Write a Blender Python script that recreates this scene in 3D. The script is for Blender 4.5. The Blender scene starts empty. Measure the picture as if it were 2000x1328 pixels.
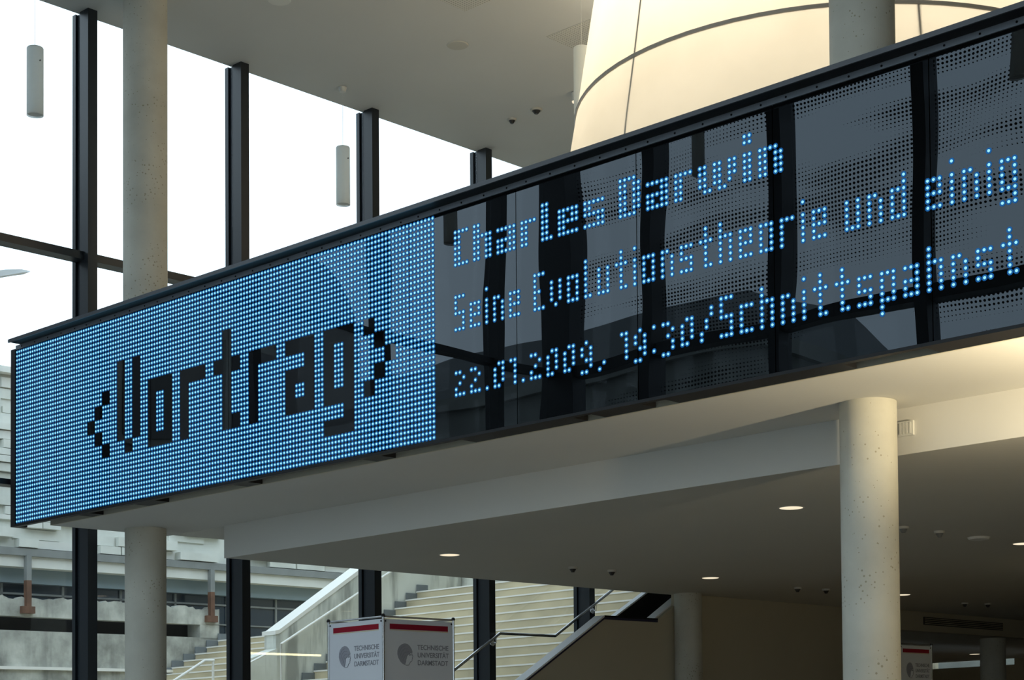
import bpy, math, random
from mathutils import Matrix, Vector
random.seed(7)
scene = bpy.context.scene
C = scene.collection

# ------------------------------------------------------------------ camera
# a shifted lens: focal length 3400 px on a 2000 px wide frame, slight pitch and roll
cam_d = bpy.data.cameras.new('camera')
cam_d.sensor_fit = 'HORIZONTAL'
cam_d.sensor_width = 36.0
cam_d.lens = 36.0 * 3400 / 2000
cam_d.shift_x = 0.0
cam_d.shift_y = (1358 - 664) / 2000
cam_d.clip_start = 0.05
cam_d.clip_end = 500
cam_o = bpy.data.objects.new('camera', cam_d)
C.objects.link(cam_o)
R = Matrix(((0.999966241, 0.008216818, 0.0),
            (0.000286769, -0.034899025, -0.999390802),
            (-0.008211813, 0.999357064, -0.034900204)))
cam_o.matrix_world = Matrix.Translation((0, 0, 1.6)) @ R.to_4x4()
scene.camera = cam_o

# ------------------------------------------------------------------ overcast sky and exposure
world = bpy.data.worlds.new('overcast_sky')
scene.world = world
world.use_nodes = True
bg = world.node_tree.nodes['Background']
bg.inputs['Color'].default_value = (0.76, 0.91, 1.05, 1)
bg.inputs['Strength'].default_value = 2.3
scene.view_settings.view_transform = 'Standard'
scene.view_settings.look = 'None'
scene.view_settings.gamma = 1.0
scene.view_settings.use_curve_mapping = False
scene.view_settings.exposure = 0.0
scene.cycles.max_bounces = 10
scene.cycles.diffuse_bounces = 6
scene.cycles.transparent_max_bounces = 16
scene.cycles.caustics_reflective = False
scene.cycles.caustics_refractive = False
scene.cycles.sample_clamp_indirect = 6.0

# ------------------------------------------------------------------ building frame
# A runs along the display board, B along the glazed wall, Z is up
AV = Vector((0.73578383, -0.67721648, 0.01210429))
BV = Vector((0.67181202, 0.74072168, 0.01336726))
ZV = Vector((0, 0, 1))
ORG = Vector((-5.93235835, 20.83705686, 0.0))

def P(a, b, z):
    return ORG + AV * a + BV * b + ZV * z

# ------------------------------------------------------------------ materials
MATS = {}

def new_mat(name):
    m = bpy.data.materials.new(name)
    m.use_nodes = True
    nt = m.node_tree
    nt.nodes.clear()
    out = nt.nodes.new('ShaderNodeOutputMaterial')
    MATS[name] = m
    return m, nt, out

def link(nt, a, b):
    nt.links.new(a, b)

def noise_node(nt, scale, detail=4, rough=0.5, stretch=None):
    geo = nt.nodes.new('ShaderNodeNewGeometry')
    src = geo.outputs['Position']
    if stretch:
        mp = nt.nodes.new('ShaderNodeMapping')
        mp.inputs['Scale'].default_value = stretch
        link(nt, src, mp.inputs['Vector'])
        src = mp.outputs['Vector']
    n = nt.nodes.new('ShaderNodeTexNoise')
    n.inputs['Scale'].default_value = scale
    n.inputs['Detail'].default_value = detail
    n.inputs['Roughness'].default_value = rough
    link(nt, src, n.inputs['Vector'])
    return n

def ramp(nt, fac, stops):
    r = nt.nodes.new('ShaderNodeValToRGB')
    el = r.color_ramp.elements
    while len(el) < len(stops):
        el.new(0.5)
    for e, (p, c) in zip(el, stops):
        e.position = p
        e.color = (*c, 1)
    link(nt, fac, r.inputs['Fac'])
    return r

def plain(name, col, rough=0.6, metal=0.0, spec=0.5, vary=0.0, scale=3.0, bump=0.0, stretch=None):
    m, nt, out = new_mat(name)
    p = nt.nodes.new('ShaderNodeBsdfPrincipled')
    p.inputs['Roughness'].default_value = rough
    p.inputs['Metallic'].default_value = metal
    p.inputs['Specular IOR Level'].default_value = spec
    link(nt, p.outputs[0], out.inputs['Surface'])
    if vary > 0:
        n = noise_node(nt, scale, stretch=stretch)
        lo = tuple(max(0, c * (1 - vary)) for c in col)
        hi = tuple(min(1, c * (1 + vary)) for c in col)
        r = ramp(nt, n.outputs['Fac'], [(0.3, lo), (0.7, hi)])
        link(nt, r.outputs['Color'], p.inputs['Base Color'])
        if bump > 0:
            b = nt.nodes.new('ShaderNodeBump')
            b.inputs['Strength'].default_value = bump
            b.inputs['Distance'].default_value = 0.02
            link(nt, n.outputs['Fac'], b.inputs['Height'])
            link(nt, b.outputs['Normal'], p.inputs['Normal'])
    else:
        p.inputs['Base Color'].default_value = (*col, 1)
    return m

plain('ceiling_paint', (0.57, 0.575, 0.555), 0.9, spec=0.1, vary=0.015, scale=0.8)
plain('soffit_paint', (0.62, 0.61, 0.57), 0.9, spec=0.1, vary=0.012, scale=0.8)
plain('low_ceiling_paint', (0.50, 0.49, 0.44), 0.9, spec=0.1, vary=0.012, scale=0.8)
plain('wall_paint', (0.50, 0.45, 0.34), 0.9, spec=0.1, vary=0.02, scale=0.8)
plain('slab_edge_paint', (0.55, 0.52, 0.42), 0.8, spec=0.2)
plain('floor_stone', (0.35, 0.345, 0.33), 0.45, vary=0.06, scale=2.5)
plain('dark_metal', (0.012, 0.014, 0.018), 0.42, spec=0.4)
plain('mullion_metal', (0.013, 0.017, 0.022), 0.40, spec=0.45)
plain('black_metal', (0.006, 0.006, 0.007), 0.5, spec=0.3)
plain('rail_edge', (0.05, 0.055, 0.065), 0.35, spec=0.6)
plain('screw_strip', (0.17, 0.19, 0.22), 0.5, spec=0.4)
plain('screw_head', (0.004, 0.004, 0.004), 0.6, spec=0.1)
plain('steel', (0.62, 0.63, 0.64), 0.25, metal=1.0)
plain('white_plastic', (0.62, 0.62, 0.58), 0.5)
plain('grey_plastic', (0.16, 0.16, 0.15), 0.5)
plain('dark_plastic', (0.02, 0.02, 0.02), 0.5)
plain('black_stone', (0.008, 0.008, 0.010), 0.5, spec=0.2)
plain('coping_white', (0.86, 0.87, 0.88), 0.5)
plain('coping_shadow', (0.015, 0.015, 0.05), 0.5)
plain('banner_cloth', (0.60, 0.61, 0.64), 0.85, spec=0.1, vary=0.02, scale=2)
plain('banner_red', (0.25, 0.012, 0.025), 0.8, spec=0.1)
plain('banner_print', (0.22, 0.22, 0.245), 0.8, spec=0.1)
plain('banner_print_soft', (0.27, 0.27, 0.30), 0.8, spec=0.1)
plain('banner_gold', (0.55, 0.47, 0.28), 0.8, spec=0.1)
plain('travertine', (0.56, 0.49, 0.34), 0.75, vary=0.16, scale=0.9, spec=0.2)
plain('nosing_white', (0.82, 0.80, 0.74), 0.7)
plain('step_skirting', (0.16, 0.18, 0.19), 0.7)
plain('rusty_steel', (0.15, 0.075, 0.045), 0.8, vary=0.35, scale=5)
plain('grey_steel', (0.22, 0.23, 0.22), 0.6, vary=0.1, scale=4)
plain('dark_glazing', (0.03, 0.045, 0.065), 0.12, spec=0.6)
plain('blue_panel', (0.22, 0.28, 0.31), 0.4)
plain('slot_dark', (0.02, 0.02, 0.024), 0.8)
plain('paving', (0.30, 0.29, 0.27), 0.8, vary=0.1, scale=1.0)
plain('old_stone', (0.20, 0.21, 0.19), 0.85, vary=0.3, scale=0.7)
plain('hall_stone', (0.15, 0.145, 0.14), 0.85, vary=0.2, scale=0.6)
plain('old_roof', (0.10, 0.11, 0.11), 0.7)
plain('old_window', (0.012, 0.014, 0.016), 0.3)
plain('seam_grey', (0.36, 0.34, 0.30), 0.7)
plain('lamp_post', (0.42, 0.46, 0.48), 0.5)
plain('light_wall', (0.68, 0.68, 0.63), 0.8, vary=0.08, scale=1.5)
plain('vent_dark', (0.03, 0.026, 0.02), 0.7)

def concrete(name, c0, c1, pits=True, scale=1.6, stain=0.0):
    m, nt, out = new_mat(name)
    p = nt.nodes.new('ShaderNodeBsdfPrincipled')
    p.inputs['Roughness'].default_value = 0.8
    p.inputs['Specular IOR Level'].default_value = 0.25
    link(nt, p.outputs[0], out.inputs['Surface'])
    n = noise_node(nt, scale, 6, 0.6)
    r = ramp(nt, n.outputs['Fac'], [(0.3, c0), (0.72, c1)])
    col = r.outputs['Color']
    if stain > 0:
        n3 = noise_node(nt, 1.0, 4, 0.6, stretch=(2.2, 2.2, 0.35))
        r3 = ramp(nt, n3.outputs['Fac'], [(0.50, (1, 1, 1)), (0.66, (1 - stain,) * 3)])
        mx = nt.nodes.new('ShaderNodeMix'); mx.data_type = 'RGBA'; mx.blend_type = 'MULTIPLY'
        mx.inputs['Factor'].default_value = 1.0
        link(nt, col, mx.inputs['A']); link(nt, r3.outputs['Color'], mx.inputs['B'])
        col = mx.outputs['Result']
    if pits:
        geo = nt.nodes.new('ShaderNodeNewGeometry')
        v = nt.nodes.new('ShaderNodeTexVoronoi')
        v.inputs['Scale'].default_value = 21.0
        link(nt, geo.outputs['Position'], v.inputs['Vector'])
        n2 = noise_node(nt, 2.2, 2)
        mth = nt.nodes.new('ShaderNodeMath'); mth.operation = 'MULTIPLY_ADD'
        link(nt, n2.outputs['Fac'], mth.inputs[0])
        mth.inputs[1].default_value = -0.62
        mth.inputs[2].default_value = 0.42
        lt = nt.nodes.new('ShaderNodeMath'); lt.operation = 'LESS_THAN'
        link(nt, v.outputs['Distance'], lt.inputs[0]); link(nt, mth.outputs[0], lt.inputs[1])
        mx = nt.nodes.new('ShaderNodeMix'); mx.data_type = 'RGBA'; mx.blend_type = 'MULTIPLY'
        link(nt, lt.outputs[0], mx.inputs['Factor'])
        link(nt, col, mx.inputs['A'])
        mx.inputs['B'].default_value = (0.64, 0.60, 0.52, 1)
        col = mx.outputs['Result']
    link(nt, col, p.inputs['Base Color'])
    b = nt.nodes.new('ShaderNodeBump'); b.inputs['Strength'].default_value = 0.25
    b.inputs['Distance'].default_value = 0.01
    link(nt, n.outputs['Fac'], b.inputs['Height']); link(nt, b.outputs['Normal'], p.inputs['Normal'])
    return m

concrete('column_concrete', (0.45, 0.435, 0.37), (0.57, 0.555, 0.48))
concrete('raw_concrete', (0.26, 0.26, 0.23), (0.64, 0.64, 0.57), pits=False, scale=1.9, stain=0.40)
concrete('board_concrete', (0.55, 0.56, 0.51), (0.75, 0.76, 0.70), pits=False, scale=1.1)
concrete('parapet_concrete', (0.58, 0.59, 0.53), (0.76, 0.77, 0.70), pits=False, scale=0.8, stain=0.5)

def glass_mat(name, frit=False):
    m, nt, out = new_mat(name)
    tr = nt.nodes.new('ShaderNodeBsdfTransparent')
    tr.inputs['Color'].default_value = (0.945, 0.965, 0.96, 1)
    gl = nt.nodes.new('ShaderNodeBsdfGlossy')
    gl.inputs['Roughness'].default_value = 0.0
    lw = nt.nodes.new('ShaderNodeLayerWeight')          # Schlick reflectance, the same from both faces of the sheet
    lw.inputs['Blend'].default_value = 0.5
    pw = nt.nodes.new('ShaderNodeMath'); pw.operation = 'POWER'
    link(nt, lw.outputs['Facing'], pw.inputs[0]); pw.inputs[1].default_value = 5.0
    fr = nt.nodes.new('ShaderNodeMath'); fr.operation = 'MULTIPLY_ADD'
    link(nt, pw.outputs[0], fr.inputs[0]); fr.inputs[1].default_value = 0.96; fr.inputs[2].default_value = 0.04
    mx = nt.nodes.new('ShaderNodeMixShader')
    link(nt, fr.outputs[0], mx.inputs[0]); link(nt, tr.outputs[0], mx.inputs[1]); link(nt, gl.outputs[0], mx.inputs[2])
    res = mx.outputs[0]
    if frit:
        # printed ceramic dots on a 55 mm grid, denser and lighter in drifting bands
        geo = nt.nodes.new('ShaderNodeNewGeometry')
        dot = nt.nodes.new('ShaderNodeVectorMath'); dot.operation = 'DOT_PRODUCT'
        link(nt, geo.outputs['Position'], dot.inputs[0])
        dot.inputs[1].default_value = (AV.x, AV.y, 0)
        sep = nt.nodes.new('ShaderNodeSeparateXYZ')
        link(nt, geo.outputs['Position'], sep.inputs[0])
        def pp(src):
            f = nt.nodes.new('ShaderNodeMath'); f.operation = 'PINGPONG'
            link(nt, src, f.inputs[0]); f.inputs[1].default_value = 0.032
            return f.outputs[0]
        cmb = nt.nodes.new('ShaderNodeCombineXYZ')
        link(nt, pp(dot.outputs['Value']), cmb.inputs[0]); link(nt, pp(sep.outputs['Z']), cmb.inputs[1])
        ln = nt.nodes.new('ShaderNodeVectorMath'); ln.operation = 'LENGTH'
        link(nt, cmb.outputs[0], ln.inputs[0])
        n = noise_node(nt, 1.0, 2, 0.5, stretch=(0.35, 0.35, 1.9))
        th = nt.nodes.new('ShaderNodeMapRange')
        link(nt, n.outputs['Fac'], th.inputs['Value'])
        th.inputs['From Min'].default_value = 0.42; th.inputs['From Max'].default_value = 0.60
        th.inputs['To Min'].default_value = 0.0; th.inputs['To Max'].default_value = 0.0175
        lt = nt.nodes.new('ShaderNodeMath'); lt.operation = 'LESS_THAN'
        link(nt, ln.outputs['Value'], lt.inputs[0]); link(nt, th.outputs['Result'], lt.inputs[1])
        df = nt.nodes.new('ShaderNodeBsdfDiffuse')
        df.inputs['Color'].default_value = (0.03, 0.03, 0.035, 1)
        mx2 = nt.nodes.new('ShaderNodeMixShader')
        link(nt, lt.outputs[0], mx2.inputs[0]); link(nt, res, mx2.inputs[1]); link(nt, df.outputs[0], mx2.inputs[2])
        res = mx2.outputs[0]
    link(nt, res, out.inputs['Surface'])
    return m

glass_mat('pane_glass')
glass_mat('frit_glass', True)

def display_glass():
    m, nt, out = new_mat('display_glass')
    p = nt.nodes.new('ShaderNodeBsdfPrincipled')
    p.inputs['Base Color'].default_value = (0.003, 0.0035, 0.004, 1)
    p.inputs['Roughness'].default_value = 0.0
    p.inputs['IOR'].default_value = 1.56
    p.inputs['Specular Tint'].default_value = (0.80, 0.90, 1.0, 1)
    n = noise_node(nt, 0.55, 1, 0.4)
    b = nt.nodes.new('ShaderNodeBump')
    b.inputs['Strength'].default_value = 1.0
    b.inputs['Distance'].default_value = 0.009
    link(nt, n.outputs['Fac'], b.inputs['Height'])
    link(nt, b.outputs['Normal'], p.inputs['Normal'])
    link(nt, p.outputs[0], out.inputs['Surface'])
display_glass()

def emit(name, col, strength, sample=True):
    m, nt, out = new_mat(name)
    e = nt.nodes.new('ShaderNodeEmission')
    e.inputs['Color'].default_value = (*col, 1)
    e.inputs['Strength'].default_value = strength
    link(nt, e.outputs[0], out.inputs['Surface'])
    if not sample:
        m.cycles.emission_sampling = 'NONE'
    return m

emit('led_core', (0.36, 0.86, 1.0), 1.05, False)
emit('led_halo', (0.025, 0.26, 0.82), 0.42, False)  # halo of blue glow around each LED, painted as a weak emission
emit('downlight_glow', (1.0, 0.87, 0.62), 1.0)
emit('tube_glow', (1.0, 0.88, 0.52), 16.0)
emit('bulb_glow', (1.0, 0.80, 0.52), 6.0)

def fabric():
    m, nt, out = new_mat('lantern_fabric')
    d = nt.nodes.new('ShaderNodeBsdfDiffuse'); d.inputs['Color'].default_value = (0.74, 0.71, 0.64, 1)
    t = nt.nodes.new('ShaderNodeBsdfTranslucent'); t.inputs['Color'].default_value = (0.80, 0.75, 0.64, 1)
    n = noise_node(nt, 1.3, 3)
    r = ramp(nt, n.outputs['Fac'], [(0.3, (0.74, 0.69, 0.58)), (0.7, (0.82, 0.77, 0.66))])
    link(nt, r.outputs['Color'], t.inputs['Color'])
    mx = nt.nodes.new('ShaderNodeMixShader'); mx.inputs[0].default_value = 0.6
    link(nt, d.outputs[0], mx.inputs[1]); link(nt, t.outputs[0], mx.inputs[2])
    link(nt, mx.outputs[0], out.inputs['Surface'])
fabric()

def opal():
    m, nt, out = new_mat('pendant_glass')
    d = nt.nodes.new('ShaderNodeBsdfDiffuse'); d.inputs['Color'].default_value = (0.80, 0.82, 0.80, 1)
    t = nt.nodes.new('ShaderNodeBsdfTranslucent'); t.inputs['Color'].default_value = (0.80, 0.82, 0.80, 1)
    mx = nt.nodes.new('ShaderNodeMixShader'); mx.inputs[0].default_value = 0.5
    link(nt, d.outputs[0], mx.inputs[1]); link(nt, t.outputs[0], mx.inputs[2])
    link(nt, mx.outputs[0], out.inputs['Surface'])
opal()

def perforated():
    m, nt, out = new_mat('perforated_panel')
    p = nt.nodes.new('ShaderNodeBsdfPrincipled'); p.inputs['Roughness'].default_value = 0.9
    geo = nt.nodes.new('ShaderNodeNewGeometry')
    v1 = nt.nodes.new('ShaderNodeVectorMath'); v1.operation = 'DOT_PRODUCT'
    v1.inputs[1].default_value = (AV.x, AV.y, 0); link(nt, geo.outputs['Position'], v1.inputs[0])
    v2 = nt.nodes.new('ShaderNodeVectorMath'); v2.operation = 'DOT_PRODUCT'
    v2.inputs[1].default_value = (BV.x, BV.y, 0); link(nt, geo.outputs['Position'], v2.inputs[0])
    cmb = nt.nodes.new('ShaderNodeCombineXYZ')
    for i, v in enumerate((v1, v2)):
        f = nt.nodes.new('ShaderNodeMath'); f.operation = 'PINGPONG'
        f.inputs[1].default_value = 0.02
        link(nt, v.outputs['Value'], f.inputs[0]); link(nt, f.outputs[0], cmb.inputs[i])
    ln = nt.nodes.new('ShaderNodeVectorMath'); ln.operation = 'LENGTH'
    link(nt, cmb.outputs[0], ln.inputs[0])
    r = ramp(nt, ln.outputs['Value'], [(0.009, (0.28, 0.28, 0.255)), (0.0105, (0.57, 0.565, 0.52))])
    link(nt, r.outputs['Color'], p.inputs['Base Color'])
    link(nt, p.outputs[0], out.inputs['Surface'])
perforated()

# ------------------------------------------------------------------ mesh builder
class MB:
    def __init__(self):
        self.v = []; self.f = []; self.m = []
    def add(self, verts, faces, mi=0):
        o = len(self.v)
        self.v += [Vector(p) for p in verts]
        self.f += [tuple(i + o for i in f) for f in faces]
        self.m += [mi] * len(faces)
        return self
    def hexa(self, p, mi=0):
        return self.add(p, [(0, 3, 2, 1), (4, 5, 6, 7), (0, 1, 5, 4), (1, 2, 6, 5), (2, 3, 7, 6), (3, 0, 4, 7)], mi)
    def box(self, a0, a1, b0, b1, z0, z1, mi=0):
        return self.hexa([P(a0, b0, z0), P(a1, b0, z0), P(a1, b1, z0), P(a0, b1, z0),
                          P(a0, b0, z1), P(a1, b0, z1), P(a1, b1, z1), P(a0, b1, z1)], mi)
    def prism_bz(self, poly, a0, a1, mi=0):
        """polygon of (b, z) extruded along A"""
        n = len(poly)
        v = [P(a0, b, z) for b, z in poly] + [P(a1, b, z) for b, z in poly]
        f = [tuple(range(n)), tuple(range(2 * n - 1, n - 1, -1))]
        f += [(i, n + i, n + (i + 1) % n, (i + 1) % n) for i in range(n)]
        return self.add(v, f, mi)
    def prism_az(self, poly, b0, b1, mi=0):
        n = len(poly)
        v = [P(a, b0, z) for a, z in poly] + [P(a, b1, z) for a, z in poly]
        f = [tuple(range(n)), tuple(range(2 * n - 1, n - 1, -1))]
        f += [(i, n + i, n + (i + 1) % n, (i + 1) % n) for i in range(n)]
        return self.add(v, f, mi)
    def lathe(self, a, b, prof, seg=48, cap0=True, cap1=True, mi=0, arc=None):
        """profile of (radius, z) turned about a vertical axis at (a, b)"""
        c = P(a, b, 0)
        vs = []; fs = []
        lo, hi = arc if arc else (0, 2 * math.pi)
        cols = seg + (1 if arc else 0)
        for r, z in prof:
            for k in range(cols):
                t = lo + (hi - lo) * k / seg
                vs.append(c + Vector((r * math.cos(t), r * math.sin(t), z)))
        for i in range(len(prof) - 1):
            for k in range(seg):
                k2 = (k + 1) % cols
                fs.append((i * cols + k, i * cols + k2, (i + 1) * cols + k2, (i + 1) * cols + k))
        if not arc:
            if cap0: fs.append(tuple(range(seg - 1, -1, -1)))
            if cap1: fs.append(tuple((len(prof) - 1) * cols + k for k in range(seg)))
        return self.add(vs, fs, mi)
    def tube(self, pts, r, seg=8, mi=0, closed=False):
        pts = [Vector(p) for p in pts]
        n = len(pts); vs = []; fs = []
        for i, p in enumerate(pts):
            if closed:
                d = pts[(i + 1) % n] - pts[i - 1]
            else:
                d = pts[min(i + 1, n - 1)] - pts[max(i - 1, 0)]
            d.normalize()
            up = Vector((0, 0, 1)) if abs(d.z) < 0.95 else Vector((1, 0, 0))
            s = d.cross(up).normalized(); t = s.cross(d).normalized()
            for k in range(seg):
                q = 2 * math.pi * k / seg
                vs.append(p + s * (r * math.cos(q)) + t * (r * math.sin(q)))
        m = n if closed else n - 1
        for i in range(m):
            j = (i + 1) % n
            for k in range(seg):
                k2 = (k + 1) % seg
                fs.append((i * seg + k, i * seg + k2, j * seg + k2, j * seg + k))
        if not closed:
            fs.append(tuple(range(seg - 1, -1, -1)))
            fs.append(tuple((n - 1) * seg + k for k in range(seg)))
        return self.add(vs, fs, mi)
    def build(self, name, mats, parent=None, smooth=False):
        if isinstance(mats, str): mats = [mats]
        root = Vector((0, 0, 0)); q = parent
        while q is not None:
            root = root + q.location; q = q.parent
        me = bpy.data.meshes.new(name)
        if parent is None and self.v:
            lo = Vector((min(p.x for p in self.v), min(p.y for p in self.v), min(p.z for p in self.v)))
            hi = Vector((max(p.x for p in self.v), max(p.y for p in self.v), max(p.z for p in self.v)))
            root = Vector(((lo.x + hi.x) / 2, (lo.y + hi.y) / 2, lo.z))
        me.from_pydata([tuple(p - root) for p in self.v], [], self.f)
        for mm in mats: me.materials.append(MATS[mm])
        if len(mats) > 1:
            me.polygons.foreach_set('material_index', self.m)
        if smooth:
            me.polygons.foreach_set('use_smooth', [True] * len(self.f))
            try:
                me.set_sharp_from_angle(angle=math.radians(40))
            except Exception:
                pass
        me.update()
        o = bpy.data.objects.new(name, me)
        C.objects.link(o)
        if parent is None: o.location = root
        else: o.parent = parent
        return o

def thing(name, loc, label=None, cat=None, group=None, kind=None):
    o = bpy.data.objects.new(name, None)
    o.empty_display_size = 0.2
    C.objects.link(o); o.location = loc
    return tag(o, label, cat, group, kind)

def tag(o, label=None, cat=None, group=None, kind=None):
    if label: o['label'] = label
    if cat: o['category'] = cat
    if group: o['group'] = group
    if kind: o['kind'] = kind
    return o

def struct(o, label=None):
    o['kind'] = 'structure'
    if label: o['label'] = label
    return o

def dup(root, delta, label=None):
    r = root.copy(); C.objects.link(r); r.location = root.location + delta
    if label: r['label'] = label
    for ch in root.children:
        c = ch.copy(); C.objects.link(c); c.parent = r
        for g in ch.children:
            d = g.copy(); C.objects.link(d); d.parent = c
    return r

# ================================================================== SHELL
ZS, ZL, ZC, ZH = 4.41, 4.01, 11.10, 12.4        # gallery soffit, lower ceiling, upper ceiling
BO = -10.05                           # inner line of the second glazed wall (parallel to the display)
struct(MB().box(-0.4, 26, -16, 31, -0.25, 0.0).build('floor', 'floor_stone'), 'pale stone foyer floor')
struct(MB().box(-0.36, 26, -1.0, 31, ZC, ZC + 0.5).box(-0.36, 26, -1.0, -0.7, ZC + 0.5, ZH).box(-0.36, 26, BO - 0.3, -0.7, ZH, ZH + 0.4).box(14.6, 26, -14.6, BO - 0.3, ZH, ZH + 0.4).build('ceiling', 'ceiling_paint'), 'grey white painted upper ceiling')
struct(MB().box(26, 26.3, -14.5, 31, 0, ZH).build('wall_right', 'wall_paint'))
struct(MB().box(1.7, 26, 31, 31.3, 0, 4.0).box(-0.4, 26, 30.7, 31.0, 4.0, ZC).build('wall_back', 'wall_paint'))
struct(MB().box(14.6, 14.9, -14.4, BO - 0.31, 0, ZH).build('wall_return', 'wall_paint'))

struct(MB().box(-0.4, -0.3, 17.4, 30.7, 3.92, ZC).build('wall_left_upper', 'wall_paint'))

# gallery slab: high strip behind the display, lower box behind it
struct(MB().box(0.30, 25.9, 0.30, 1.99, ZS, 5.55).build('gallery_slab', 'soffit_paint'), 'painted gallery slab over the foyer')
g = MB()
g.box(1.52, 25.9, 1.97, 30.6, ZL, ZS + 0.02)
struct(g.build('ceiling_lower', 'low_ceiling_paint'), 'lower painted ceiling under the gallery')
struct(MB().box(1.50, 25.9, 1.955, 1.972, ZL - 0.001, ZS).build('trim_1', 'soffit_paint'), 'upright face of the step in the gallery underside')
struct(MB().box(0.30, 25.9, 1.99, 12.0, ZS + 0.02, 5.55).build('gallery_floor', 'floor_stone'))
struct(MB().box(0.3, 25.9, 0.27, 0.30, ZS, 5.5).build('trim_2', 'slab_edge_paint'), 'beige edge of the gallery slab behind the display')

# lower wall beside the stair, and the header beam beyond it
struct(MB().box(1.52, 1.72, 11.0, 17.4, 0, ZL).build('wall_left', 'wall_paint'), 'beige wall beside the stair')
struct(MB().box(1.8, 2.0, 17.4, 30.6, 3.64, ZL).build('trim_3', 'wall_paint'), 'beige header beam with the air grille')
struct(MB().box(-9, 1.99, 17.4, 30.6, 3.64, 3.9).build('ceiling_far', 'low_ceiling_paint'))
w = MB()
w.box(-9, -8.7, 17.4, 31, 0, 3.64)
w.box(-9, 1.7, 30.6, 31, 0, 3.48)
w.box(-9, -4.6, 30.6, 31, 3.48, 3.7).box(-2.2, 1.7, 30.6, 31, 3.48, 3.7)
struct(w.build('wall_far', 'wall_paint'))
ww = thing('window_3', P(-3.6, 30.8, 3.48), kind='structure')
MB().box(-4.6, -2.2, 30.78, 30.80, 3.49, 3.64).build('pane', 'pane_glass', ww)
MB().box(-4.6, -2.2, 30.74, 30.86, 3.48, 3.49).build('transom', 'dark_metal', ww)

# ------------------------------------------------------------------ glazed wall behind and beside the display
def mullion_a(bi, parent, z0=0.0, z1=ZC):
    """upright of the wall that runs along B: deep inner post, glazing channel, outer cap"""
    m = MB()
    m.box(-0.30, -0.12, bi, bi + 0.14, z0, z1)
    m.box(-0.40, -0.30, bi + 0.035, bi + 0.105, z0, z1)
    m.box(-0.47, -0.40, bi + 0.0, bi + 0.10, z0, z1)
    return m.build('mullion', 'mullion_metal', parent)

w1 = thing('window_1', P(-0.35, 0, 0), 'tall glazed wall with black mullions', kind='structure')
MP = 2.457
Bs = [1.08 + MP * k for k in range(-4, 7)]
for bi in Bs:
    mullion_a(bi, w1, z1=ZH if bi < -1 else ZC)
TR = [(0.0, 0.10), (2.45, 2.52), (4.94, 5.01), (7.90, 8.00), (ZC - 0.04, ZC + 0.02)]
edges = [BO] + Bs + [17.4]
for i in range(len(edges) - 1):
    b0 = edges[i] + (0.14 if i > 0 else 0.0); b1 = edges[i + 1]
    for z0, z1 in TR[:-1]:
        if 2 < z0 < 4 and b0 > -1.5: continue
        MB().box(-0.40, -0.20, b0, b1, z0, z1).build('transom', 'mullion_metal', w1)
    zs = [0.1, 4.94, 5.01, 7.90, 8.0, ZC] if b0 > -1.3 else [0.1, 2.45, 2.52, 4.94, 5.01, 7.9, 8.0, ZH]
    for k in range(0, len(zs), 2):
        MB().box(-0.366, -0.354, b0 - 0.03, b1 + 0.03, zs[k], zs[k + 1]).build('pane', 'pane_glass', w1)

# ------------------------------------------------------------------ second glazed wall, parallel to the display (seen mirrored in it)
w2 = thing('window_2', P(7, BO - 0.05, 0), 'tall glazed wall facing the display', kind='structure')
def mullion_b(ai, parent, wd=0.14):
    m = MB()
    m.box(ai, ai + wd, BO - 0.16, BO + 0.12, 0, ZH)
    m.box(ai + 0.03, ai + wd - 0.03, BO - 0.30, BO - 0.16, 0, ZH)
    return m.build('mullion', 'mullion_metal', parent)
As = [-0.47, 1.64, 4.02, 6.43, 8.85, 11.3, 13.6]
for ai in As:
    mullion_b(ai, w2, 0.62 if ai < 0 else 0.20)
for i in range(len(As) - 1):
    a0 = As[i] + (0.62 if i == 0 else 0.20); a1 = As[i + 1]
    for z0, z1 in ((0, 0.1), (2.45, 2.52), (4.94, 5.01), (7.86, 8.06)):
        MB().box(a0, a1, BO - 0.2, BO + 0.05, z0, z1).build('transom', 'mullion_metal', w2)
    for z0, z1 in ((0.1, 2.45), (2.52, 4.94), (5.01, 7.86), (8.06, ZH)):
        MB().box(a0 - 0.02, a1 + 0.02, BO - 0.186, BO - 0.174, z0, z1).build('pane', 'frit_glass', w2)
# the glazing of the entrance bay behind the viewer
w4 = thing('window_4', P(20, -14.5, 0), 'glazing of the entrance bay', kind='structure')
for k in range(6):
    a0 = 14.6 + k * 2.28
    MB().box(a0, a0 + 0.14, -14.6, -14.35, 0, ZH).build('mullion', 'mullion_metal', w4)
    if k < 5:
        for z0, z1 in ((0, 0.1), (2.45, 2.52), (4.94, 5.01), (7.90, 8.00)):
            MB().box(a0 + 0.14, a0 + 2.28, -14.58, -14.4, z0, z1).build('transom', 'mullion_metal', w4)
        for z0, z1 in ((0.1, 2.45), (2.52, 4.94), (5.01, 7.9), (8.0, ZH)):
            MB().box(a0 + 0.12, a0 + 2.30, -14.506, -14.494, z0, z1).build('pane', 'pane_glass', w4)

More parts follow.
